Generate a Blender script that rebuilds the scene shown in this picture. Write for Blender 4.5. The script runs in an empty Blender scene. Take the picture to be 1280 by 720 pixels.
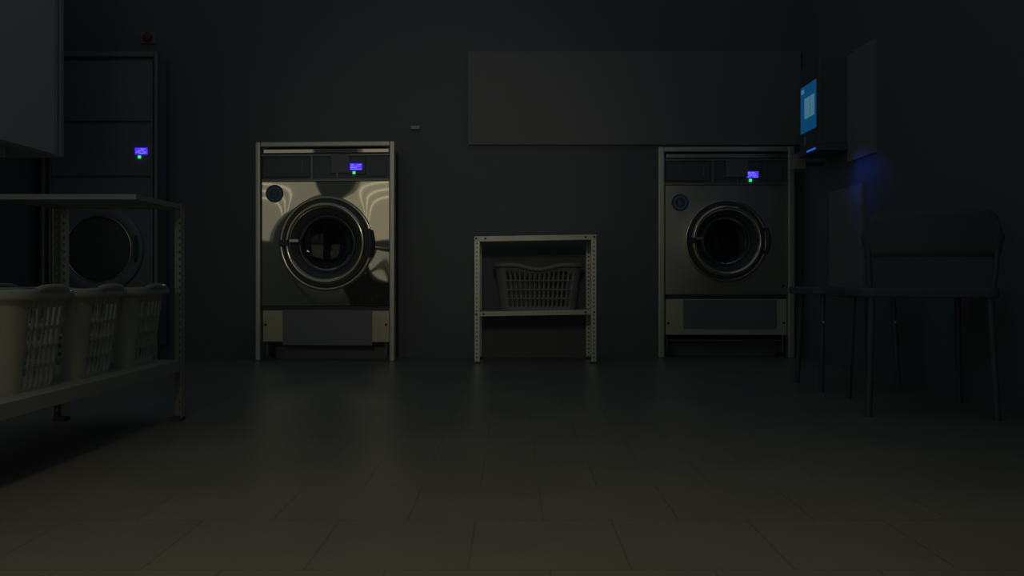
import bpy, bmesh, math, random
from mathutils import Vector, Matrix
random.seed(4)
S = bpy.context.scene
COL = S.collection

# ------------------------------------------------------------------ camera
cam = bpy.data.cameras.new('camera')
cam.sensor_width = 36.0
cam.lens = 36.0 * 1000 / 1280
cam.shift_y = -10 / 1280
cam_o = bpy.data.objects.new('camera', cam)
cam_o.location = (0, 0, 0.46)
cam_o.rotation_euler = (math.radians(90), 0, 0)
COL.objects.link(cam_o)
S.camera = cam_o
S.view_settings.view_transform = 'Standard'
S.view_settings.look = 'None'
S.view_settings.gamma = 1
S.view_settings.exposure = 0
S.view_settings.use_curve_mapping = False

# ------------------------------------------------------------------ world: a dim night sky
world = bpy.data.worlds.new('night')
S.world = world
world.use_nodes = True
bg = world.node_tree.nodes['Background']
bg.inputs[0].default_value = (0.64, 0.90, 1.03, 1)
bg.inputs[1].default_value = 0.058

# ------------------------------------------------------------------ lamps
def area(name, loc, rot, sx, sy, radiance, color):
    l = bpy.data.lights.new(name, 'AREA')
    l.shape = 'RECTANGLE'; l.size = sx; l.size_y = sy
    l.energy = radiance * math.pi * sx * sy
    l.color = color
    o = bpy.data.objects.new(name, l)
    o.location = loc; o.rotation_euler = rot
    COL.objects.link(o)
    return o

def spot(name, loc, target, energy, angle, blend, radius, color):
    l = bpy.data.lights.new(name, 'SPOT')
    l.energy = energy; l.spot_size = math.radians(angle); l.spot_blend = blend
    l.shadow_soft_size = radius; l.color = color
    o = bpy.data.objects.new(name, l)
    o.location = loc
    o.rotation_euler = (Vector(target) - Vector(loc)).to_track_quat('-Z', 'Y').to_euler()
    COL.objects.link(o)
    return o

WARM = (1.0, 0.86, 0.52)
# the glow of the street in the two shop windows behind the camera, left of the door
area('street_glow', (-3.62, -1.20, 1.62), (math.radians(90), 0, 0), 0.95, 1.25, 0.15, WARM)
area('street_glow', (-1.93, -1.20, 1.62), (math.radians(90), 0, 0), 1.25, 1.25, 0.22, WARM)
area('street_glow', (-1.93, -1.20, 0.50), (math.radians(90), 0, 0), 1.25, 0.70, 0.12, WARM)
# three thin lights added out of view to draw fine lines in the steel
for zz in (1.55, 1.64, 1.73):
    area('added_line_light', (-2.70, -1.17, zz), (math.radians(90), 0, 0), 2.7, 0.010, 0.85, (1.0, 0.9, 0.66))
# the street lamp shining in through the open doorway
spot('street_lamp', (-0.25, -2.1, 2.9), (-0.25, -0.30, 0.0), 140.0, 64, 1.0, 0.30, (1.0, 0.80, 0.46))
spot('street_lamp', (-0.2, -2.4, 2.1), (-0.38, 4.7, 0.90), 46.0, 26, 1.0, 0.25, (1.0, 0.92, 0.74))

# ------------------------------------------------------------------ materials
def mat(name, color, rough=0.5, metal=0.0, spec=0.5, emit=None, estr=0.0, trans=0.0, coat=0.0):
    m = bpy.data.materials.new(name)
    m.use_nodes = True
    b = m.node_tree.nodes['Principled BSDF']
    b.inputs['Base Color'].default_value = (*color, 1)
    b.inputs['Roughness'].default_value = rough
    b.inputs['Metallic'].default_value = metal
    b.inputs['Specular IOR Level'].default_value = spec
    b.inputs['Transmission Weight'].default_value = trans
    b.inputs['Coat Weight'].default_value = coat
    if emit:
        b.inputs['Emission Color'].default_value = (*emit, 1)
        b.inputs['Emission Strength'].default_value = estr
    return m

def bump_noise(m, scale, strength, dist=0.002, stretch=(1, 1, 1), detail=3, rough_var=0.0):
    nt = m.node_tree; b = nt.nodes['Principled BSDF']
    tc = nt.nodes.new('ShaderNodeTexCoord'); mp = nt.nodes.new('ShaderNodeMapping')
    mp.inputs['Scale'].default_value = stretch
    n = nt.nodes.new('ShaderNodeTexNoise'); n.inputs['Scale'].default_value = scale
    n.inputs['Detail'].default_value = detail
    bp = nt.nodes.new('ShaderNodeBump'); bp.inputs['Strength'].default_value = strength
    bp.inputs['Distance'].default_value = dist
    nt.links.new(tc.outputs['Object'], mp.inputs[0]); nt.links.new(mp.outputs[0], n.inputs['Vector'])
    nt.links.new(n.outputs['Fac'], bp.inputs['Height']); nt.links.new(bp.outputs[0], b.inputs['Normal'])
    if rough_var:
        r0 = b.inputs['Roughness'].default_value
        mr = nt.nodes.new('ShaderNodeMapRange')
        mr.inputs['To Min'].default_value = r0 - rough_var; mr.inputs['To Max'].default_value = r0 + rough_var
        nt.links.new(n.outputs['Fac'], mr.inputs['Value']); nt.links.new(mr.outputs[0], b.inputs['Roughness'])
    return m

M = {}
M['wall'] = bump_noise(mat('painted_wall', (0.175, 0.19, 0.195), 0.6), 60, 0.15)
M['wall_side'] = bump_noise(mat('painted_side_wall', (0.19, 0.21, 0.22), 0.5), 60, 0.15)
M['wall_front'] = mat('shop_front_paint', (0.60, 0.56, 0.48), 0.6)
M['dryer'] = mat('dark_dryer_enamel', (0.27, 0.29, 0.31), 0.5)
M['steel_dull'] = bump_noise(mat('dull_stainless_panel', (0.66, 0.62, 0.55), 0.36, 1.0), 3.0, 0.3, 0.003, (1, 1, 1), 1, 0.03)
M['steel_pale_low'] = bump_noise(mat('pale_lower_steel', (0.92, 0.84, 0.62), 0.42, 0.4), 6.0, 0.5, 0.006, (1, 1, 1), 1, 0.03)  # paler, yellower steel for the right machine's lower panel
M['board'] = mat('pale_wall_board', (0.28, 0.27, 0.265), 0.55)
M['trim'] = mat('side_panel_and_glimmer_paint', (0.36, 0.34, 0.33), 0.5)  # panel colour, also used for the painted glimmer below it
M['steel'] = bump_noise(mat('stainless_panel', (0.66, 0.62, 0.54), 0.035, 1.0), 3.0, 0.15, 0.002, (1, 1, 0.8), 1, 0.005)
M['steel_low'] = bump_noise(mat('stainless_lower_panel', (0.85, 0.74, 0.54), 0.34, 0.6), 5.0, 0.5, 0.006, (1, 1, 1), 1, 0.03)
M['frame'] = bump_noise(mat('brushed_frame_metal', (0.88, 0.84, 0.70), 0.38, 0.7), 40, 0.2, 0.001, (1, 1, 0.05))
M['chrome'] = mat('polished_ring_metal', (0.88, 0.78, 0.60), 0.14, 1.0)
M['bezel'] = mat('door_bezel_metal', (0.60, 0.53, 0.41), 0.22, 1.0)
M['drum'] = mat('drum_metal', (0.24, 0.23, 0.22), 0.35, 1.0)
M['rubber'] = mat('black_rubber', (0.09, 0.10, 0.11), 0.55)
M['panel_dark'] = mat('dark_control_panel', (0.15, 0.17, 0.18), 0.4)
M['body'] = mat('dark_machine_body', (0.24, 0.26, 0.27), 0.6)
M['line'] = mat('panel_edge_metal', (0.33, 0.34, 0.32), 0.45, 0.6)
M['glass'] = mat('door_glass', (0.75, 0.78, 0.78), 0.02, 0.0, 0.5, trans=1.0)
M['glass'].node_tree.nodes['Principled BSDF'].inputs['IOR'].default_value = 1.33
M['paper'] = mat('grey_notice_paper', (0.30, 0.29, 0.30), 0.85)
M['navy'] = mat('navy_sticker', (0.08, 0.14, 0.20), 0.5)
M['navy_ink'] = mat('blue_sticker_print', (0.28, 0.42, 0.52), 0.6)
M['navy_ink2'] = mat('faded_sticker_print', (0.24, 0.31, 0.37), 0.6)
M['lcd'] = mat('blue_lcd', (0.02, 0.02, 0.1), 0.4, emit=(0.075, 0.035, 1.0), estr=0.95)
M['lcd_text'] = mat('pale_lcd_text', (0.05, 0.05, 0.2), 0.4, emit=(0.27, 0.24, 1.0), estr=1.05)
M['led'] = mat('green_led', (0.02, 0.2, 0.05), 0.4, emit=(0.08, 0.95, 0.30), estr=0.95)
M['zinc'] = bump_noise(mat('galvanised_angle', (0.85, 0.83, 0.70), 0.40, 0.45), 25, 0.25, 0.001, (1, 1, 1), 3, 0.08)
M['zinc_shelf'] = bump_noise(mat('galvanised_shelf', (0.68, 0.66, 0.54), 0.40, 0.4), 12, 0.2, 0.002, (1, 1, 1), 3, 0.08)
M['zinc_old'] = bump_noise(mat('white_enamel_angle', (0.44, 0.44, 0.39), 0.5, 0.1), 25, 0.2, 0.001)
M['bolt'] = mat('dark_bolt', (0.10, 0.10, 0.09), 0.5, 0.8)
M['basket_dark'] = mat('dark_grey_plastic', (0.27, 0.27, 0.26), 0.45)
M['basket_white'] = mat('white_plastic', (0.50, 0.49, 0.43), 0.4)
M['cabinet'] = mat('pale_cabinet_paint', (0.74, 0.70, 0.68), 0.5)
M['cab_trim'] = mat('cabinet_edge_metal', (0.55, 0.55, 0.54), 0.4, 0.4)
M['kiosk'] = mat('black_kiosk_plastic', (0.16, 0.17, 0.18), 0.5)
M['screen'] = mat('blue_touch_screen', (0.01, 0.03, 0.06), 0.3, emit=(0.003, 0.072, 0.20), estr=0.68)
M['screen_hi'] = mat('pale_screen_tile', (0.05, 0.1, 0.12), 0.3, emit=(0.085, 0.24, 0.33), estr=0.62)
M['strip'] = mat('blue_light_strip', (0.02, 0.05, 0.2), 0.3, emit=(0.02, 0.14, 0.8), estr=0.9)
M['card'] = mat('brown_card', (0.48, 0.43, 0.37), 0.8)
M['chair'] = mat('black_chair_plastic', (0.14, 0.16, 0.175), 0.55)
M['chair_leg'] = mat('black_chair_metal', (0.13, 0.14, 0.15), 0.4)
M['stud'] = mat('grey_stud', (0.5, 0.5, 0.5), 0.3, 0.8)
M['red'] = mat('dull_red_plastic', (0.30, 0.06, 0.07), 0.5)

# floor: rows of square tiles laid half a tile out of step, with dark joints
def floor_mat():
    m = bpy.data.materials.new('floor_tiles'); m.use_nodes = True
    nt = m.node_tree; b = nt.nodes['Principled BSDF']
    tc = nt.nodes.new('ShaderNodeTexCoord')
    mp = nt.nodes.new('ShaderNodeMapping'); mp.inputs['Location'].default_value = (0.07, 0.03, 0)
    br = nt.nodes.new('ShaderNodeTexBrick')
    br.inputs['Scale'].default_value = 1.0
    br.inputs['Brick Width'].default_value = 0.26
    br.inputs['Row Height'].default_value = 0.26
    br.inputs['Mortar Size'].default_value = 0.0022
    br.inputs['Mortar Smooth'].default_value = 0.3
    br.inputs['Color1'].default_value = (0.34, 0.32, 0.27, 1)
    br.inputs['Color2'].default_value = (0.31, 0.295, 0.255, 1)
    br.inputs['Mortar'].default_value = (0.25, 0.235, 0.20, 1)
    nz = nt.nodes.new('ShaderNodeTexNoise'); nz.inputs['Scale'].default_value = 3.0; nz.inputs['Detail'].default_value = 5
    mx = nt.nodes.new('ShaderNodeMix'); mx.data_type = 'RGBA'; mx.blend_type = 'MULTIPLY'
    mx.inputs['Factor'].default_value = 0.35
    nt.links.new(tc.outputs['Object'], mp.inputs[0]); nt.links.new(mp.outputs[0], br.inputs['Vector'])
    nt.links.new(tc.outputs['Object'], nz.inputs['Vector'])
    nt.links.new(br.outputs['Color'], mx.inputs['A']); nt.links.new(nz.outputs['Fac'], mx.inputs['B'])
    nt.links.new(mx.outputs['Result'], b.inputs['Base Color'])
    mr = nt.nodes.new('ShaderNodeMapRange'); mr.inputs['To Min'].default_value = 0.30; mr.inputs['To Max'].default_value = 0.44
    nt.links.new(nz.outputs['Fac'], mr.inputs['Value']); nt.links.new(mr.outputs[0], b.inputs['Roughness'])
    b.inputs['Specular IOR Level'].default_value = 0.36
    bp = nt.nodes.new('ShaderNodeBump'); bp.inputs['Strength'].default_value = 0.12; bp.inputs['Distance'].default_value = 0.002
    bp.invert = True
    nt.links.new(br.outputs['Fac'], bp.inputs['Height']); nt.links.new(bp.outputs[0], b.inputs['Normal'])
    return m
M['floor'] = floor_mat()

# ------------------------------------------------------------------ helpers
def thing(name, label, cat, loc=(0, 0, 0), rz=0.0, group=None):
    o = bpy.data.objects.new(name, None); COL.objects.link(o)
    o.empty_display_size = 0.1
    o.location = loc; o.rotation_euler = (0, 0, rz)
    o['label'] = label; o['category'] = cat
    if group: o['group'] = group
    return o

def tag(o, label, cat, group=None):
    o['label'] = label; o['category'] = cat
    if group: o['group'] = group
    return o

def link(name, bm, m, parent=None, smooth=False, bevel=0.0):
    bmesh.ops.recalc_face_normals(bm, faces=bm.faces)
    me = bpy.data.meshes.new(name); bm.to_mesh(me); bm.free()
    me.materials.append(m)
    if smooth:
        me.shade_smooth() if hasattr(me, 'shade_smooth') else None
    o = bpy.data.objects.new(name, me); COL.objects.link(o)
    if parent: o.parent = parent
    if bevel:
        md = o.modifiers.new('bevel', 'BEVEL'); md.width = bevel; md.segments = 3; md.limit_method = 'ANGLE'
        md.harden_normals = False
    return o

def struct(name, bm, m, parent=None, bevel=0.0):
    o = link(name, bm, m, parent, bevel=bevel)
    if not parent: o['kind'] = 'structure'
    return o

def box(bm, x0, x1, y0, y1, z0, z1, mtx=None):
    v = [bm.verts.new(p) for p in ((x0,y0,z0),(x1,y0,z0),(x1,y1,z0),(x0,y1,z0),(x0,y0,z1),(x1,y0,z1),(x1,y1,z1),(x0,y1,z1))]
    if mtx:
        for q in v: q.co = mtx @ q.co
    for f in ((0,3,2,1),(4,5,6,7),(0,1,5,4),(1,2,6,5),(2,3,7,6),(3,0,4,7)):
        bm.faces.new([v[i] for i in f])
    return bm

def bx(*a, mtx=None):
    return box(bmesh.new(), *a, mtx=mtx)

def lathe(bm, prof, cx=0, cy=0, cz=0, n=96, closed=False):
    """profile of (radius, y) turned round an axis along y"""
    rings = []
    for r, y in prof:
        if r < 1e-6:
            rings.append([bm.verts.new((cx, cy + y, cz))])
        else:
            rings.append([bm.verts.new((cx + r*math.cos(2*math.pi*i/n), cy + y, cz + r*math.sin(2*math.pi*i/n))) for i in range(n)])
    pairs = list(zip(rings, rings[1:]))
    if closed: pairs.append((rings[-1], rings[0]))
    for a, b in pairs:
        for i in range(n):
            j = (i + 1) % n
            if len(a) == 1 and len(b) == 1: continue
            if len(a) == 1: bm.faces.new((a[0], b[j], b[i]))
            elif len(b) == 1: bm.faces.new((a[i], a[j], b[0]))
            else: bm.faces.new((a[i], a[j], b[j], b[i]))
    return bm

def torus_prof(r, y, a, b, n=14):
    return [(r + a*math.cos(2*math.pi*i/n), y + b*math.sin(2*math.pi*i/n)) for i in range(n)]

def tube(bm, pts, r, n=10):
    pts = [Vector(p) for p in pts]
    prev = None
    for k, p in enumerate(pts):
        d = (pts[min(k+1, len(pts)-1)] - pts[max(k-1, 0)]).normalized()
        up = Vector((0, 0, 1)) if abs(d.z) < 0.9 else Vector((1, 0, 0))
        u = d.cross(up).normalized(); w = d.cross(u).normalized()
        ring = [bm.verts.new(p + r*(u*math.cos(2*math.pi*i/n) + w*math.sin(2*math.pi*i/n))) for i in range(n)]
        if prev:
            for i in range(n): bm.faces.new((prev[i], prev[(i+1) % n], ring[(i+1) % n], ring[i]))
        else: bm.faces.new(ring[::-1])
        prev = ring
    bm.faces.new(prev)
    return bm

def smooth_obj(o, angle=40):
    for p in o.data.polygons: p.use_smooth = True
    try: o.data.set_sharp_from_angle(angle=math.radians(angle))
    except Exception: pass
    return o

def text_bm(s, size, depth, x, y, z):
    cu = bpy.data.curves.new('tmp', 'FONT'); cu.body = s; cu.size = size; cu.extrude = depth
    cu.align_x = 'CENTER'; cu.align_y = 'CENTER'
    o = bpy.data.objects.new('tmp', cu); COL.objects.link(o)
    bpy.context.view_layer.update()
    me = bpy.data.meshes.new_from_object(o.evaluated_get(bpy.context.evaluated_depsgraph_get()))
    bpy.data.objects.remove(o); bpy.data.curves.remove(cu)
    bm = bmesh.new(); bm.from_mesh(me); bpy.data.meshes.remove(me)
    bm.transform(Matrix.Translation((x, y, z)) @ Matrix.Rotation(math.radians(90), 4, 'X'))
    return bm

# ------------------------------------------------------------------ the room
WY = 4.76                      # front face of the back wall
struct('floor', bx(-5.2, 2.2, -1.3, 5.8, -0.1, 0.0), M['floor'])

# back wall with an opening for each built-in machine
LM = dict(x=-1.060, y=4.545, rz=math.radians(-3.0), w=0.800, h=1.245)
RM = dict(x=1.262, y=4.725, rz=math.radians(-1.0), w=0.800, h=1.245)
def back_wall():
    xs = [-5.2, -1.430, -0.700, 0.900, 1.624, 1.72]
    bm = bmesh.new()
    y0, y1, top = WY, WY + 0.10, 3.0
    box(bm, xs[0], xs[1], y0, y1, 0, top)
    box(bm, xs[1], xs[2], y0, y1, 1.245, top)
    box(bm, xs[2], xs[3], y0, y1, 0, top)
    box(bm, xs[3], xs[4], y0, y1, 1.238, top)
    box(bm, xs[4], xs[5], y0, y1, 0, top)
    bmesh.ops.remove_doubles(bm, verts=bm.verts, dist=1e-5)
    return bm
struct('wall_back', back_wall(), M['wall'])
b = bmesh.new()
box(b, -1.70, 1.82, 5.62, 5.72, 0, 1.45); box(b, -1.70, 1.82, WY + 0.10, 5.62, 1.35, 1.45)
box(b, -1.80, -1.70, WY + 0.10, 5.72, 0, 1.45); box(b, 1.82, 1.92, WY + 0.10, 5.72, 0, 1.45)
struct('wall_recess', b, M['wall_side'])
struct('wall_left', bx(-2.85, -2.75, 3.0, WY, 0, 3.0), M['wall_side'])
struct('wall_right', bx(1.72, 1.82, -0.9, WY + 0.10, 0, 3.0), M['wall_side'])

# shop front behind the camera: two windows to the left, a doorway in the middle
def front_wall():
    bm = bmesh.new(); a, b = -1.1, -1.0
    box(bm, -5.2, -4.10, a, b, 0, 3.0)
    box(bm, -4.10, -3.15, a, b, 0, 0.97); box(bm, -4.10, -3.15, a, b, 2.28, 3.0)
    box(bm, -3.15, -2.55, a, b, 0, 3.0)
    box(bm, -2.55, -1.30, a, b, 0, 0.14); box(bm, -2.55, -1.30, a, b, 0.86, 0.97); box(bm, -2.55, -1.30, a, b, 2.28, 3.0)
    box(bm, -1.30, -0.95, a, b, 0, 3.0)
    box(bm, -0.95, 0.55, a, b, 2.75, 3.0)
    box(bm, 0.55, 1.72, a, b, 0, 3.0)
    return bm
struct('wall_front', front_wall(), M['wall_front'])

# pale board across the back wall above the right-hand machine
ob = link('wall_board', bx(-0.260, 1.712, WY - 0.022, WY - 0.001, 1.262, 1.815), M['board'], bevel=0.002)
tag(ob, 'long blank pale board high on the back wall, above the right washing machine', 'board')
# lighter panel on the right wall; the slab below imitates a glimmer of light
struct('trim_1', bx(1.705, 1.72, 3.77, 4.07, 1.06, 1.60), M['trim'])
struct('glimmer_patch', bx(1.705, 1.72, 3.90, 4.30, 0.38, 0.93), M['trim'])

# small fittings on the back wall
wf = thing('wall_bracket', 'tiny grey bracket on the back wall, up and right of the left washing machine', 'bracket', (-0.576, WY, 1.366))
b = bx(-0.028, 0.028, -0.006, 0.0, -0.012, 0.012); link('plate', b, M['line'], wf, bevel=0.002)
b = bx(-0.028, 0.028, -0.022, -0.006, -0.012, -0.006); link('ledge', b, M['line'], wf, bevel=0.001)
rf = thing('alarm_light', 'small dull red fitting on the back wall above the tall dryer', 'alarm', (-2.16, WY, 1.90))
link('base', bx(-0.045, 0.045, -0.012, 0, -0.035, 0.035), M['body'], rf, bevel=0.003)
b = lathe(bmesh.new(), [(0.03, 0), (0.03, -0.012), (0.022, -0.026), (0.0, -0.032)], 0, -0.012, 0, 32)
smooth_obj(link('lens', b, M['red'], rf))

# ------------------------------------------------------------------ washing machines
def steel_front(w0, w1, z0, z1, cx, cz, R, y, amp, lobes):
    """front sheet with a round door opening, pressed outward round the door"""
    bm = bmesh.new()
    n, rings = 128, 26
    rows = []
    for k in range(rings + 1):
        t = k / rings
        row = []
        for i in range(n):
            a = 2*math.pi*i/n
            c, s = math.cos(a), math.sin(a)
            # distance to the rectangle's edge in this direction
            tx = ((w1 - cx) if c > 0 else (cx - w0)) / max(abs(c), 1e-6)
            tz = ((z1 - cz) if s > 0 else (cz - z0)) / max(abs(s), 1e-6)
            e = min(tx, tz)
            r = R + (e - R)*t
            d = r - R
            px, pz = cx + r*c, cz + r*s
            # shallow pressed collar round the door and slight drawing at the sheet's edges
            edge = min(w1 - px, px - w0, z1 - pz, pz - z0)
            h = amp*math.exp(-max(d, 0)/0.05) + lobes*math.exp(-(edge/0.012)**2)
            row.append(bm.verts.new((px, y - h + lobes*0, pz)))
        rows.append(row)
    for a, b in zip(rows, rows[1:]):
        for i in range(n):
            j = (i+1) % n
            bm.faces.new((a[i], a[j], b[j], b[i]))
    # corners (the polar sheet cuts them, so add them back)
    for X, Z, sx, sz in ((w1, z1, 1, 1), (w0, z1, -1, 1), (w0, z0, -1, -1), (w1, z0, 1, -1)):
        last = rows[-1]
        best = min(range(n), key=lambda i: (last[i].co.x - X)**2 + (last[i].co.z - Z)**2)
        last[best].co = Vector((X, last[best].co.y, Z))
    # returned edge
    back = [bm.verts.new((v.co.x, y + 0.02, v.co.z)) for v in rows[-1]]
    for i in range(n):
        j = (i+1) % n
        bm.faces.new((rows[-1][i], rows[-1][j], back[j], back[i]))
    return bm

def screw(x, y, z, parent, m=None):
    b = lathe(bmesh.new(), [(0.0075, 0.0), (0.0075, -0.003), (0.005, -0.005), (0.0, -0.005)], x, y, z, 20)
    link('screw', b, m or M['bolt'], parent)

def display(parent, x, z, y, w=0.070, h=0.0375):
    d = link('display', bx(x, x + w, y - 0.003, y + 0.002, z, z + h), M['lcd'], parent)
    b = bmesh.new()
    rnd = random.Random(int(abs(x*1000)) + 3)
    for r in range(4):
        zz = z + h - 0.0085*(r + 1) + 0.001
        xx = x + 0.006
        while xx < x + w - 0.012:
            ln = rnd.uniform(0.006, 0.016)
            if rnd.random() > 0.22:
                box(b, xx, min(xx + ln, x + w - 0.005), y - 0.0036, y - 0.0031, zz - 0.002, zz + 0.0022)
            xx += ln + 0.004
    link('readout', b, M['lcd_text'], d)
    return d

def led(parent, x, z, y, s=0.0155):
    link('indicator_light', bx(x, x + s, y - 0.003, y + 0.002, z, z + s), M['led'], parent, bevel=0.0008)

def washer(c, name, label, number, group, post=0.030, panel_dx=0.0, disp_x=0.142, sticker=(-0.292, 0.952), ink='navy_ink2',
           paper=(-0.245, 0.270, 0.090, 0.290), low_bottom=0.107, door_r=1.0, flap=(0.036, 0.140, 1.068, 1.176),
           door_at=(0.008, 0.667), st='steel', st_low='steel_low', seam=0.286, disp_z=1.083):
    t = thing(name, label, 'washing machine', (c['x'], c['y'], 0), c['rz'], group)
    W, H = c['w']/2, c['h']
    # dark body that runs back into the wall
    b = bmesh.new()
    box(b, -W + 0.052, -W + 0.062, 0.022, 0.72, 0.03, H - 0.012)
    box(b, W - 0.062, W - 0.052, 0.022, 0.72, 0.03, H - 0.012)
    box(b, -W + 0.062, W - 0.062, 0.022, 0.72, H - 0.022, H - 0.012)
    box(b, -W + 0.062, W - 0.062, 0.71, 0.72, 0.03, H - 0.022)
    box(b, -W + 0.062, W - 0.062, 0.05, 0.70, 0.095, 0.105)
    box(b, -W + 0.062, W - 0.062, 0.14, 0.15, 0.0, 0.095)
    link('body', b, M['body'], t)
    # surround: two posts standing on the floor and a top rail
    b = bmesh.new()
    box(b, -W, -W + post, -0.022, 0.022, 0.0, H)
    link('frame_post', b, M['frame'], t, bevel=0.007)
    b = bmesh.new(); box(b, W - post, W, -0.022, 0.022, 0.0, H)
    link('frame_post', b, M['frame'], t, bevel=0.007)
    b = bmesh.new(); box(b, -W + post, W - post, -0.020, 0.022, H - 0.030, H - 0.001)
    link('top_rail', b, M['frame'], t, bevel=0.006)
    # steel strip under the rail
    x0, x1 = -W + post + 0.006, W - post - 0.004
    link('top_strip', bx(x0 + 0.004, x1, -0.002, 0.02, 1.180, 1.206), M[st], t, bevel=0.004)
    # control panel
    z0, z1 = 1.030, 1.168
    cp = link('control_panel', bx(x0, x1, 0.004, 0.03, z0, z1), M['panel_dark'], t, bevel=0.002)
    b = bmesh.new()
    box(b, x0 - 0.003, x1 + 0.002, -0.006, 0.004, z1 - 0.003, z1 + 0.007)
    box(b, x0 - 0.003, x1 + 0.002, -0.006, 0.004, z0 - 0.008, z0 + 0.004)
    xd = -0.075
    box(b, xd - 0.007, xd + 0.004, -0.005, 0.004, z0 + 0.004, z1 - 0.003)
    box(b, xd + 0.140, xd + 0.148, -0.005, 0.004, z0 + 0.004, z0 + 0.045)
    link('panel_border', b, M['line'], cp)
    # soap drawer front on the left of the control panel, with finger grip
    dr = link('soap_drawer', bx(x0 + 0.012, xd - 0.020, -0.004, 0.004, z0 + 0.016, z1 - 0.014), M['panel_dark'], cp, bevel=0.006)
    link('grip', bx(xd - 0.062, xd - 0.050, -0.010, -0.004, z0 + 0.035, z1 - 0.035), M['body'], dr, bevel=0.003)
    lk = link('coin_slot_plate', bx(x1 - 0.135, x1 - 0.018, -0.002, 0.004, z0 + 0.018, z1 - 0.018), M['panel_dark'], cp, bevel=0.004)
    link('display_bezel', bx(disp_x - 0.012, disp_x + 0.086, -0.004, 0.004, z0 + 0.028, z0 + 0.118), M['panel_dark'], cp, bevel=0.003)
    display(cp, disp_x, disp_z, -0.004)
    led(cp, disp_x + 0.016, disp_z - 0.023, -0.004)
    for k in range(3):
        b = lathe(bmesh.new(), [(0.005, 0), (0.005, -0.003), (0, -0.004)], disp_x + 0.044 + k*0.013, -0.004, disp_z - 0.016, 16)
        link('button', b, M['body'], cp)
    fl = link('notice_flap', bx(flap[0], flap[1], -0.0085, -0.007, flap[2], flap[3]), M['paper'], cp)
    # front sheet with door opening
    dx, dz = door_at
    fp = link('front_panel', steel_front(x0, x1, seam + 0.028, 1.018, dx, dz, 0.262*door_r, -0.004, 0.004, 0.0), M[st], t)
    for p in fp.data.polygons: p.use_smooth = True
    fp.data.set_sharp_from_angle(angle=math.radians(50))
    for sx, sz in ((x1 - 0.020, 0.425),):
        screw(sx, -0.004, sz, fp)
    # black shadow gap bar
    link('gap_bar', bx(x0, x1, 0.010, 0.03, seam - 0.001, seam + 0.030), M['rubber'], t)
    # lower service panel
    lp = link('service_panel', bx(x0 + 0.002, x1, -0.002, 0.02, low_bottom, seam), M[st_low], t, bevel=0.004)
    screw(x0 + 0.018, -0.002, 0.205, lp); screw(x1 - 0.018, -0.002, 0.207, lp)
    px0, px1, pz0, pz1 = paper
    link('notice', bx(px0, px1, -0.0045, -0.003, pz0, pz1), M['paper'], t)
    # door
    k = door_r
    d = link('door', lathe(bmesh.new(), [(0.262*k, 0.02), (0.270*k, 0.0), (0.270*k, -0.012), (0.267*k, -0.0175), (0.263*k, -0.0190), (0.254*k, -0.0185), (0.250*k, -0.016), (0.247*k, 0.0), (0.240*k, 0.03)], dx, -0.004, dz), M['bezel'], t)
    smooth_obj(d)
    g = lathe(bmesh.new(), torus_prof(0.241*k, -0.020, 0.0085, 0.009), dx, 0.0, dz, closed=True)
    smooth_obj(link('gasket', g, M['rubber'], d))
    g = lathe(bmesh.new(), [(0.236*k, -0.018), (0.233*k, -0.034), (0.226*k, -0.045), (0.218*k, -0.049), (0.209*k, -0.046),
                            (0.203*k, -0.038), (0.200*k, -0.026), (0.198*k, -0.010)], dx, 0.0, dz)
    smooth_obj(link('door_ring', g, M['chrome'], d), 60)
    g = lathe(bmesh.new(), [(0.199*k, -0.018), (0.190*k, -0.012), (0.175*k, -0.004), (0.163*k, 0.010), (0.158*k, 0.022), (0.156*k, 0.05)], dx, 0.0, dz)
    smooth_obj(link('inner_ring', g, M['rubber'], d), 60)
    g = lathe(bmesh.new(), torus_prof(0.157*k, 0.006, 0.004, 0.004, 10), dx, 0.0, dz, closed=True)
    smooth_obj(link('glass_rim', g, M['drum'], d))
    prof = [(0.157*k*math.sin(math.radians(90 - q)), 0.010 - 0.030*math.sin(math.radians(q))*-1) for q in range(0, 91, 6)]
    g = lathe(bmesh.new(), prof + [(max(r - 0.004, 0.0), y + 0.004) for r, y in reversed(prof)], dx, 0.0, dz, 64)
    smooth_obj(link('porthole_glass', g, M['glass'], d), 80)
    # drum behind the glass, with its lifters
    g = lathe(bmesh.new(), [(0.175, 0.09), (0.215, 0.11), (0.230, 0.13), (0.230, 0.48), (0.21, 0.50), (0.0, 0.50)], dx, 0.0, dz, 64)
    dm = smooth_obj(link('drum', g, M['drum'], t))
    for q in (80, 200, 320):
        a = math.radians(q)
        mt = Matrix.Translation((dx, 0, dz)) @ Matrix.Rotation(-a, 4, 'Y')
        link('lifter', box(bmesh.new(), 0.175, 0.228, 0.14, 0.46, -0.018, 0.018, mtx=mt), M['drum'], dm, bevel=0.006)
    # handle on the right, hinge on the left
    b = bmesh.new()
    n = 12
    for side in (0,):
        pts = []
        for i in range(n + 1):
            a = math.radians(-17 + 34*i/n)
            pts.append((dx + 0.262*k*math.cos(a), -0.046 - 0.012*math.sin(math.pi*i/n), dz + 0.262*k*math.sin(a)))
        tube(b, pts, 0.013, 10)
    box(b, dx + 0.236*k, dx + 0.266*k, -0.046, -0.02, dz + 0.055, dz + 0.075)
    box(b, dx + 0.236*k, dx + 0.266*k, -0.046, -0.02, dz - 0.075, dz - 0.055)
    smooth_obj(link('handle', b, M['rubber'], d))
    b = bmesh.new(); box(b, dx - 0.215*k, dx - 0.150*k, -0.040, -0.022, dz + 0.003, dz + 0.025)
    link('latch', b, M['chrome'], d, bevel=0.005)
    b = bmesh.new(); box(b, dx - 0.262*k, dx - 0.205*k, -0.052, -0.026, dz - 0.016, dz + 0.020)
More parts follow.
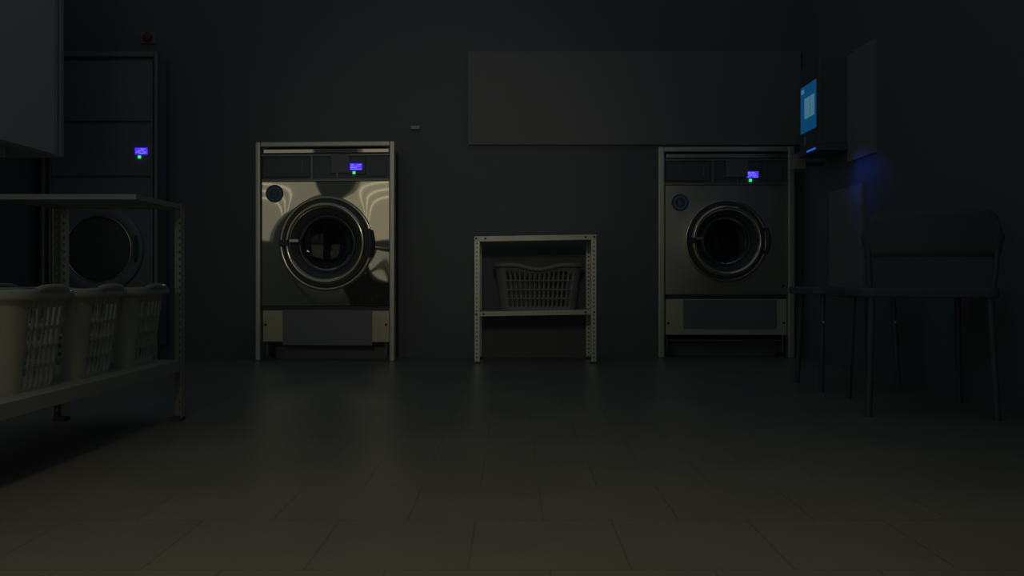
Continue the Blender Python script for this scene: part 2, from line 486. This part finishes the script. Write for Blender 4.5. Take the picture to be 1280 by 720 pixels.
    link('hinge', b, M['rubber'], d, bevel=0.006)
    # round number sticker
    sx, sz = sticker
    s = link('number_sticker', lathe(bmesh.new(), [(0.051, 0), (0.051, -0.002), (0.0, -0.002)], sx, -0.004, sz, 48), M['navy'], t)
    link('sticker_ring', lathe(bmesh.new(), [(0.038, 0.0), (0.038, -0.0008), (0.031, -0.0008), (0.031, 0.0)], sx, -0.0062, sz, 48), M[ink], s)
    link('number', text_bm(number, 0.052, 0.0004, sx, -0.0068, sz), M[ink], s)
    return t

washer(LM, 'washing_machine', 'brightly gleaming steel front-loading washing machine marked 5, left of the slotted shelf', '5',
       'built-in washing machines')
washer(RM, 'washing_machine', 'dim steel front-loading washing machine marked 6, below the long pale board', '6',
       'built-in washing machines', post=0.038, disp_x=0.121, sticker=(-0.269, 0.917), ink='navy_ink',
       paper=(-0.250, 0.298, 0.172, 0.343), low_bottom=0.135, flap=(0.0, 0.128, 1.068, 1.170),
       door_at=(0.000, 0.690), door_r=0.90, st='steel_dull', st_low='steel_pale_low', seam=0.347, disp_z=1.063)

# ------------------------------------------------------------------ tall dryer in the left corner
def tall_dryer():
    t = thing('tumble_dryer', 'tall dark tumble dryer in the left corner, blue display at head height', 'dryer', (-2.365, 4.60, 0))
    W, H = 0.335, 1.77
    b = bmesh.new()
    box(b, -W + 0.02, W - 0.02, 0.02, 0.15, 0.08, H - 0.02)
    link('body', b, M['dryer'], t, bevel=0.004)
    for s in (-1, 1):
        link('frame_post', bx(min(s*W, s*(W - 0.022)), max(s*W, s*(W - 0.022)), -0.022, 0.022, 0, H), M['line'], t, bevel=0.006)
        link('inner_strip', bx(min(s*(W - 0.036), s*(W - 0.050)), max(s*(W - 0.036), s*(W - 0.050)), -0.004, 0.02, 0.34, H - 0.05), M['line'], t, bevel=0.003)
    link('top_rail', bx(-W + 0.022, W - 0.022, -0.018, 0.022, H - 0.03, H), M['dryer'], t, bevel=0.006)
    cp = link('control_panel', bx(-W + 0.05, W - 0.05, 0.004, 0.02, 1.06, 1.36), M['dryer'], t, bevel=0.003)
    display(cp, 0.197, 1.183, 0.002)
    led(cp, 0.214, 1.160, 0.002)
    link('upper_panel', bx(-W + 0.05, W - 0.05, 0.0, 0.02, 1.375, H - 0.045), M['dryer'], t, bevel=0.004)
    fp = link('front_panel', bx(-W + 0.05, W - 0.05, 0.0, 0.02, 0.32, 1.045), M['dryer'], t, bevel=0.004)
    link('kick_panel', bx(-W + 0.05, W - 0.05, 0.004, 0.02, 0.09, 0.305), M['dryer'], t, bevel=0.004)
    dz = 0.637
    d = smooth_obj(link('door', lathe(bmesh.new(), [(0.252, 0.0), (0.25, -0.02), (0.24, -0.028), (0.20, -0.030), (0.192, -0.024), (0.188, 0.0)], 0, 0, dz), M['dryer'], t))
    g = lathe(bmesh.new(), torus_prof(0.188, -0.026, 0.0045, 0.0045, 10), 0, 0, dz, closed=True)
    smooth_obj(link('glass_rim', g, M['chrome'], d))
    prof = [(0.185*math.cos(math.radians(q)), -0.018 - 0.02*math.sin(math.radians(q))) for q in range(0, 91, 9)]
    smooth_obj(link('porthole_glass', lathe(bmesh.new(), prof, 0, 0, dz, 64), M['rubber'], d), 80)
    b = bmesh.new(); tube(b, [(0.215, -0.03, dz - 0.07), (0.225, -0.055, dz - 0.05), (0.225, -0.055, dz + 0.05), (0.215, -0.03, dz + 0.07)], 0.009)
    smooth_obj(link('handle', b, M['rubber'], d))
    return t
tall_dryer()

# ------------------------------------------------------------------ slotted-angle shelf units
def slotted(bm, o, u, v, n_, width, length, pitch=0.0235, hr=0.0042, th=0.0018, col=None):
    """a strip with a row of real holes: o corner, u across, v along, n_ thickness direction"""
    o, u, v, n_ = Vector(o), Vector(u), Vector(v), Vector(n_)
    cnt = max(1, round(length/pitch)); p = length/cnt
    cc = width*0.5 if col is None else col
    prev = None
    def P(a, b, c): return bm.verts.new(o + u*a + v*b + n_*c)
    for k in range(cnt):
        b0 = k*p; bc = b0 + p/2
        outer = [(0, b0), (cc, b0), (width, b0), (width, bc), (width, b0 + p), (cc, b0 + p), (0, b0 + p), (0, bc)]
        ang = [225, 270, 315, 0, 45, 90, 135, 180]
        inner = [(cc + hr*math.cos(math.radians(a)), bc + hr*1.35*math.sin(math.radians(a))) for a in ang]
        of = [P(a, b, 0) for a, b in outer]; ob_ = [P(a, b, th) for a, b in outer]
        nf = [P(a, b, 0) for a, b in inner]; nb = [P(a, b, th) for a, b in inner]
        for i in range(8):
            j = (i + 1) % 8
            bm.faces.new((of[i], of[j], nf[j], nf[i]))
            bm.faces.new((ob_[j], ob_[i], nb[i], nb[j]))
            bm.faces.new((nf[i], nf[j], nb[j], nb[i]))
        for i in (2, 3, 6, 7):
            j = (i + 1) % 8
            bm.faces.new((of[j], of[i], ob_[i], ob_[j]))
    return bm

def angle_post(x, y, sx, sy, h, w=0.030):
    """L-section post whose outer corner is at x, y; flanges run along sx and sy"""
    bm = bmesh.new()
    slotted(bm, (x, y, 0), (sx, 0, 0), (0, 0, 1), (0, sy, 0), w, h)
    slotted(bm, (x, y, 0), (0, sy, 0), (0, 0, 1), (sx, 0, 0), w, h)
    bmesh.ops.remove_doubles(bm, verts=bm.verts, dist=1e-5)
    return bm

def shelf_tray(x0, x1, y0, y1, zl, zr, lip):
    """folded tray: flat deck with down-turned lips; zl and zr are the deck heights at the two ends"""
    bm = bmesh.new(); th = 0.0015
    def slab(a0, a1, b0, b1, dz0, dz1):
        box(bm, a0, a1, b0, b1, dz0, dz1)
    slab(x0, x1, y0, y1, -th, 0)
    slab(x0, x1, y0, y0 + th, -lip, -th); slab(x0, x1, y1 - th, y1, -lip, -th)
    slab(x0, x0 + th, y0 + th, y1 - th, -lip, -th); slab(x1 - th, x1, y0 + th, y1 - th, -lip, -th)
    slab(x0, x1, y0 + th, y0 + 0.012, -lip, -lip + th); slab(x0, x1, y1 - 0.012, y1 - th, -lip, -lip + th)
    for v in bm.verts:
        v.co.z += zl + (zr - zl)*(v.co.x - x0)/(x1 - x0)
    return bm

def bolt(x, y, z, axis, parent):
    b = lathe(bmesh.new(), [(0.0055, 0.0), (0.0055, -0.003), (0.003, -0.0045), (0.0, -0.0045)], 0, 0, 0, 12)
    if axis == 'x': b.transform(Matrix.Rotation(math.radians(90), 4, 'Z'))
    b.transform(Matrix.Translation((x, y, z)))
    link('bolt', b, M['bolt'], parent)

def centre_shelf():
    x0, x1, y0, y1, h = -0.2075, 0.4640, 4.385, 4.690, 0.697
    t = thing('shelf_unit', 'small two-tier slotted metal shelf standing against the back wall between the two steel washing machines', 'shelf', (0.128, 4.54, 0))
    T = Matrix.Translation((-0.128, -4.54, 0))
    def L(n, b, m, bev=0.0):
        b.transform(T); return link(n, b, m, t, bevel=bev)
    for (x, y, sx, sy) in ((x0, y0, 1, 1), (x1, y0, -1, 1), (x0, y1, 1, -1), (x1, y1, -1, -1)):
        hh = h + (0.004 if x == x1 else -0.002)
        lg = L('leg', angle_post(x, y, sx, sy, hh), M['zinc'])
        b = bx(min(x, x + sx*0.032) - 0.001, max(x, x + sx*0.032) + 0.001, min(y, y + sy*0.032) - 0.001, max(y, y + sy*0.032) + 0.001, 0, 0.012)
        b.transform(T); link('foot', b, M['rubber'], lg, bevel=0.002)
    top = L('top_shelf', shelf_tray(x0 + 0.002, x1 - 0.002, y0 - 0.002, y1 - 0.004, 0.699, 0.710, 0.028), M['zinc_shelf'])
    low = L('lower_shelf', shelf_tray(x0 + 0.004, x1 - 0.004, y0 + 0.0025, y1 - 0.004, 0.2865, 0.2975, 0.026), M['zinc_shelf'])
    for x, zt in ((x0 + 0.012, .688), (x0 + 0.062, .688), (x1 - 0.062, .696), (x1 - 0.013, .696)):
        bolt(x - 0.128, y0 - 0.002 - 4.54, zt, 'y', top)
    for x, zt in ((x0 + 0.012, .272), (x0 + 0.052, .273), (x1 - 0.060, .283), (x1 - 0.014, .284)):
        bolt(x - 0.128, y0 - 4.54 + (0.0025 if x0 + .03 < x < x1 - .03 else 0), zt, 'y', low)
centre_shelf()

# left shelf: runs along the left side; far legs are in view
SX, SXR, SD0, SD1 = -1.078, -1.495, 1.40, 2.640
def left_shelf():
    t = thing('shelf_unit', 'long pale slotted shelf on the left, white baskets on its long lower tier', 'shelf', ((SX + SXR)/2, (SD0 + SD1)/2, 0))
    T = Matrix.Translation((-(SX + SXR)/2, -(SD0 + SD1)/2, 0))
    for (x, y, sx, sy) in ((SX, SD1, -1, -1), (SXR, SD1, 1, -1), (SX, SD0, -1, 1), (SXR, SD0, 1, 1)):
        b = angle_post(x, y, sx, sy, 0.705, 0.034); b.transform(T)
        lg = link('leg', b, M['zinc_old'], t)
        b = bx(min(x, x + sx*0.036) - 0.001, max(x, x + sx*0.036) + 0.001, min(y, y + sy*0.036) - 0.001, max(y, y + sy*0.036) + 0.001, 0, 0.012)
        b.transform(T); link('foot', b, M['rubber'], lg, bevel=0.002)
    b = shelf_tray(SXR + 0.003, SX - 0.003, 2.30, SD1 - 0.003, 0.707, 0.707, 0.015); b.transform(T)
    link('top_shelf', b, M['zinc_old'], t)
    b = shelf_tray(SXR + 0.003, SX - 0.003, SD0 + 0.003, SD1 - 0.003, 0.197, 0.197, 0.034); b.transform(T)
    link('lower_shelf', b, M['zinc_old'], t)
left_shelf()

# ------------------------------------------------------------------ laundry baskets
def basket_bm(L=0.50, Wd=0.27, H=0.243, taper=0.045, cols=(14, 7), rows=4, dip=0.022):
    bm = bmesh.new()
    rad = 0.045
    hx, hy = L/2, Wd/2
    # perimeter at the top: list of (x, y, nx, ny, kind) going round; kind tells bar / gap for the cell after it
    stations = []
    def side(p, q, nrm, ncol):
        bar = 0.40
        ln = (Vector(q) - Vector(p)).length
        step = ln/ncol
        for i in range(ncol):
            a = Vector(p).lerp(Vector(q), i/ncol); b_ = Vector(p).lerp(Vector(q), (i + bar)/ncol)
            stations.append((a.x, a.y, nrm, 'bar')); stations.append((b_.x, b_.y, nrm, 'gap'))
        stations.append((q[0], q[1], nrm, 'bar'))
    def corner(cx, cy, a0):
        for i in range(1, 5):
            a = math.radians(a0 + 90*i/5)
            stations.append((cx + rad*math.cos(a), cy + rad*math.sin(a), (math.cos(a), math.sin(a)), 'bar'))
    side((-hx + rad, -hy), (hx - rad, -hy), (0, -1), cols[0]); corner(hx - rad, -hy + rad, -90)
    side((hx, -hy + rad), (hx, hy - rad), (1, 0), cols[1]); corner(hx - rad, hy - rad, 0)
    side((hx - rad, hy), (-hx + rad, hy), (0, 1), cols[0]); corner(-hx + rad, hy - rad, 90)
    side((-hx, hy - rad), (-hx, -hy + rad), (-1, 0), cols[1]); corner(-hx + rad, -hy + rad, 180)
    # heights: alternate band / slot rows, then the rim
    lev = [(0.0, 'bar'), (0.018, 'gap')]
    z = 0.018; zt = H - 0.040
    sl = (zt - z)/rows
    for r in range(rows):
        lev.append((z + sl*(r + 1) - 0.008 if r < rows - 1 else zt, 'bar'))
        if r < rows - 1: lev.append((z + sl*(r + 1), 'gap'))
    lev.append((H, 'rim'))
    grid = []
    for zz, kind in lev:
        row = []
        for (x, y, nrm, k) in stations:
            f = 1 - taper*(1 - zz/H)*1.0/hy*0.5
            fx = 1 - taper*(1 - zz/H)/hx
            fy = 1 - taper*(1 - zz/H)/hy*0.6
            # the rim dips in the middle of the long sides
            d = dip*0.5*(1 + math.cos(min(1, abs(x)/(hx*0.62))*math.pi)) if abs(x) < hx*0.62 else 0
            w_ = max(0.0, (zz - zt*0.72)/(H - zt*0.72))
            row.append(bm.verts.new((x*fx, y*fy, zz - d*w_)))
        grid.append(row)
    n = len(stations)
    for r in range(len(lev) - 1):
        for i in range(n):
            j = (i + 1) % n
            if lev[r][1] == 'gap' and stations[i][3] == 'gap': continue
            # hand hole in the short sides
            bm.faces.new((grid[r][i], grid[r][j], grid[r+1][j], grid[r+1][i]))
    # flared rim rolled outward and down
    prev = grid[-1]
    for out, dn in ((0.010, 0.004), (0.017, 0.0), (0.019, -0.010), (0.017, -0.020)):
        row = []
        for v, (x, y, nrm, k) in zip(grid[-1], stations):
            row.append(bm.verts.new((v.co.x + nrm[0]*out, v.co.y + nrm[1]*out, v.co.z + dn)))
        for i in range(n):
            j = (i + 1) % n
            bm.faces.new((prev[i], prev[j], row[j], row[i]))
        prev = row
    bm.faces.new(grid[0][::-1])
    bmesh.ops.remove_doubles(bm, verts=bm.verts, dist=1e-5)
    return bm

def basket(name, label, m, loc, rz, group=None, kids=True, **kw):
    t = thing(name, label, 'basket', loc, rz, group)
    o = smooth_obj(link('tub', basket_bm(**kw), m, t), 45)
    md = o.modifiers.new('wall', 'SOLIDIFY'); md.thickness = 0.0028; md.offset = -1
    L, H = kw.get('L', 0.50), kw.get('H', 0.243)
    for s in (-1, 1):
        b = bmesh.new()
        pts = []
        for i in range(11):
            a = math.pi*i/10
            pts.append((s*(L/2 + 0.014 + 0.006*math.sin(a)), -0.060*math.cos(a), H + 0.002 + 0.008*math.sin(a)))
        tube(b, pts, 0.007, 8)
        smooth_obj(link('handle', b, m, t))
    return t

basket('laundry_basket', 'dark grey plastic laundry basket on the lower tier of the small slotted shelf', M['basket_dark'],
       (0.145, 4.535, 0.2935), 0.0, L=0.475, Wd=0.255, H=0.258, taper=0.032, cols=(14, 7), dip=0.024)
bl = ['white plastic laundry basket nearest the left edge of the picture, on the left shelf',
      'white plastic laundry basket in the middle of the row on the left shelf',
      'white plastic laundry basket at the far end of the left shelf, beside its front leg']
SRC = None
def copy_tree(o, parent=None):
    c = o.copy(); COL.objects.link(c); c.parent = parent
    for ch in list(o.children): copy_tree(ch, c)
    return c
for i, y in enumerate((1.915, 2.195, 2.475)):
    if SRC is None:
        SRC = basket('laundry_basket', bl[0], M['basket_white'], (-1.335, y, 0.198), 0, 'white baskets on the left shelf',
                     L=0.440, Wd=0.235, H=0.236, taper=0.030, cols=(12, 6), dip=0.014)
        bpy.context.view_layer.update()
    else:
        c = copy_tree(SRC); c.location = (-1.335, y, 0.198); c['label'] = bl[i]

# ------------------------------------------------------------------ wall cabinet at the upper left
t = thing('wall_cabinet', 'pale hanging cabinet at the upper left edge of the picture', 'cabinet', (-2.50, 3.58, 1.07))
link('cabinet_body', bx(-0.25, 0.245, -0.50, 0.415, 0.0, 1.15), M['cabinet'], t, bevel=0.003)
link('cabinet_door', bx(0.246, 0.258, -0.495, 0.345, 0.006, 1.145), M['cabinet'], t, bevel=0.002)
link('edge_trim', bx(0.240, 0.262, 0.385, 0.418, 0.0, 1.15), M['cab_trim'], t, bevel=0.004)
link('edge_trim', bx(0.244, 0.260, 0.352, 0.366, 0.0, 1.15), M['cab_trim'], t, bevel=0.003)
b = bmesh.new(); box(b, 0.17, 0.20, 0.05, 0.08, -0.05, 0.0); box(b, 0.12, 0.20, 0.05, 0.08, -0.055, -0.048)
link('bracket', b, M['line'], t, bevel=0.003)

# ------------------------------------------------------------------ payment kiosk on the right wall
def kiosk():
    t = thing('payment_kiosk', 'black payment kiosk with a lit blue screen on the right wall', 'kiosk', (1.72, 4.20, 1.12))
    xf = -0.158                                   # face of the housing
    link('housing', bx(xf, 0.0, -0.13, 0.14, 0.03, 0.475), M['kiosk'], t, bevel=0.008)
    s = link('screen', bx(xf - 0.003, xf + 0.002, -0.105, 0.120, 0.125, 0.372), M['screen'], t)
    b = bmesh.new()
    # pale tiles: one small one high on the far side, two tall lists in the middle
    box(b, xf - 0.0042, xf - 0.0032, 0.070, 0.108, 0.335, 0.357)
    link('logo_tile', b, M['screen_hi'], s)
    for a0, a1 in ((-0.075, -0.018), (-0.010, 0.062)):
        b = bmesh.new()
        for k in range(5):
            z = 0.195 + k*0.022
            box(b, xf - 0.0042, xf - 0.0032, a0, a1, z, z + 0.0205)
        link('menu_tile', b, M['screen_hi'], s)
    link('bezel', bx(xf - 0.006, xf + 0.001, -0.118, -0.107, 0.110, 0.388), M['kiosk'], t, bevel=0.002)
    link('bezel', bx(xf - 0.006, xf + 0.001, 0.122, 0.134, 0.110, 0.388), M['kiosk'], t, bevel=0.002)
    link('card_slot', bx(xf - 0.014, xf, 0.030, 0.048, 0.050, 0.100), M['stud'], t, bevel=0.003)
    link('tray', bx(xf - 0.012, -0.01, -0.14, 0.14, 0.0, 0.030), M['kiosk'], t, bevel=0.004)
    link('light_strip', bx(xf - 0.015, xf - 0.011, -0.115, 0.0, 0.010, 0.017), M['strip'], t)
    return t
kiosk()
k = thing('receipt_box', 'small brown card box tucked under the kiosk next to the right washing machine', 'box', (1.60, 4.42, 1.09))
link('carton', bx(-0.050, 0.010, -0.04, 0.04, -0.02, 0.055), M['card'], k, bevel=0.002)
link('lid', bx(-0.053, 0.013, -0.043, 0.043, 0.040, 0.060), M['card'], k, bevel=0.002)
link('wall_bracket', bx(0.010, 0.120, -0.012, 0.012, 0.0, 0.02), M['kiosk'], k)
# blue glow of the light strip on the wall beside it
spot('kiosk_strip_glow', (1.55, 3.97, 1.04), (1.72, 3.92, 0.95), 0.22, 110, 1.0, 0.03, (0.02, 0.10, 1.0))

# ------------------------------------------------------------------ chair and stool at the right
def seat_bm(w, d, z, th=0.035, r=0.05):
    bm = bmesh.new(); pts = []
    for cx, cy, a0 in ((w/2 - r, -d/2 + r, -90), (w/2 - r, d/2 - r, 0), (-w/2 + r, d/2 - r, 90), (-w/2 + r, -d/2 + r, 180)):
        for i in range(7):
            a = math.radians(a0 + 15*i); pts.append((cx + r*math.cos(a), cy + r*math.sin(a)))
    lo = [bm.verts.new((x, y, z - th)) for x, y in pts]; hi = [bm.verts.new((x, y, z)) for x, y in pts]
    bm.faces.new(lo[::-1]); bm.faces.new(hi)
    for i in range(len(pts)):
        j = (i + 1) % len(pts); bm.faces.new((lo[i], lo[j], hi[j], hi[i]))
    return bm

def chair():
    t = thing('chair', 'black chair with a low wide backrest at the right side of the room', 'chair', (1.445, 2.86, 0), math.radians(-14))
    link('seat', seat_bm(0.43, 0.42, 0.435), M['chair'], t, bevel=0.008)
    # curved backrest, nearest the camera
    bm = bmesh.new(); n, mrow = 18, 6; rows = []
    for j in range(mrow + 1):
        v = j/mrow; row = []
        for i in range(n + 1):
            u = i/n*2 - 1
            hgt = 0.165*(1 - 0.55*max(0, abs(u) - 0.78)**2/0.05)
            z = 0.525 + 0.012*(1 - v) + v*hgt
            row.append(bm.verts.new((u*0.215*(0.94 + 0.06*v), -0.225 + 0.035*u*u - 0.02*v, z)))
        rows.append(row)
    for a, b_ in zip(rows, rows[1:]):
        for i in range(n): bm.faces.new((a[i], a[i+1], b_[i+1], b_[i]))
    o = smooth_obj(link('backrest', bm, M['chair'], t)); md = o.modifiers.new('pad', 'SOLIDIFY'); md.thickness = 0.025; md.offset = 0
    for s in (-1, 1):
        b = tube(bmesh.new(), [(s*0.185, -0.19, 0.41), (s*0.192, -0.205, 0.50), (s*0.196, -0.205, 0.60)], 0.009)
        smooth_obj(link('back_post', b, M['chair_leg'], t))
        b = tube(bmesh.new(), [(s*0.18, -0.185, 0.405), (s*0.195, -0.21, 0.0)], 0.011); smooth_obj(link('leg', b, M['chair_leg'], t))
        b = tube(bmesh.new(), [(s*0.18, 0.175, 0.405), (s*0.195, 0.20, 0.0)], 0.011); smooth_obj(link('leg', b, M['chair_leg'], t))
chair()
def stool():
    t = thing('stool', 'low black backless stool behind the chair, near the right wall', 'stool', (1.435, 3.44, 0), 0)
    link('seat', seat_bm(0.40, 0.34, 0.43, 0.03), M['chair'], t, bevel=0.006)
    for sx in (-1, 1):
        for sy in (-1, 1):
            lg = smooth_obj(link('leg', tube(bmesh.new(), [(sx*0.145, sy*0.12, 0.402), (sx*0.160, sy*0.14, 0.0)], 0.011), M['chair_leg'], t))
            if sy < 0:
                b = lathe(bmesh.new(), [(0.008, 0), (0.008, -0.004), (0.0, -0.007)], sx*0.148, -0.139, 0.285, 14)
                link('stud', b, M['stud'], lg)
stool()
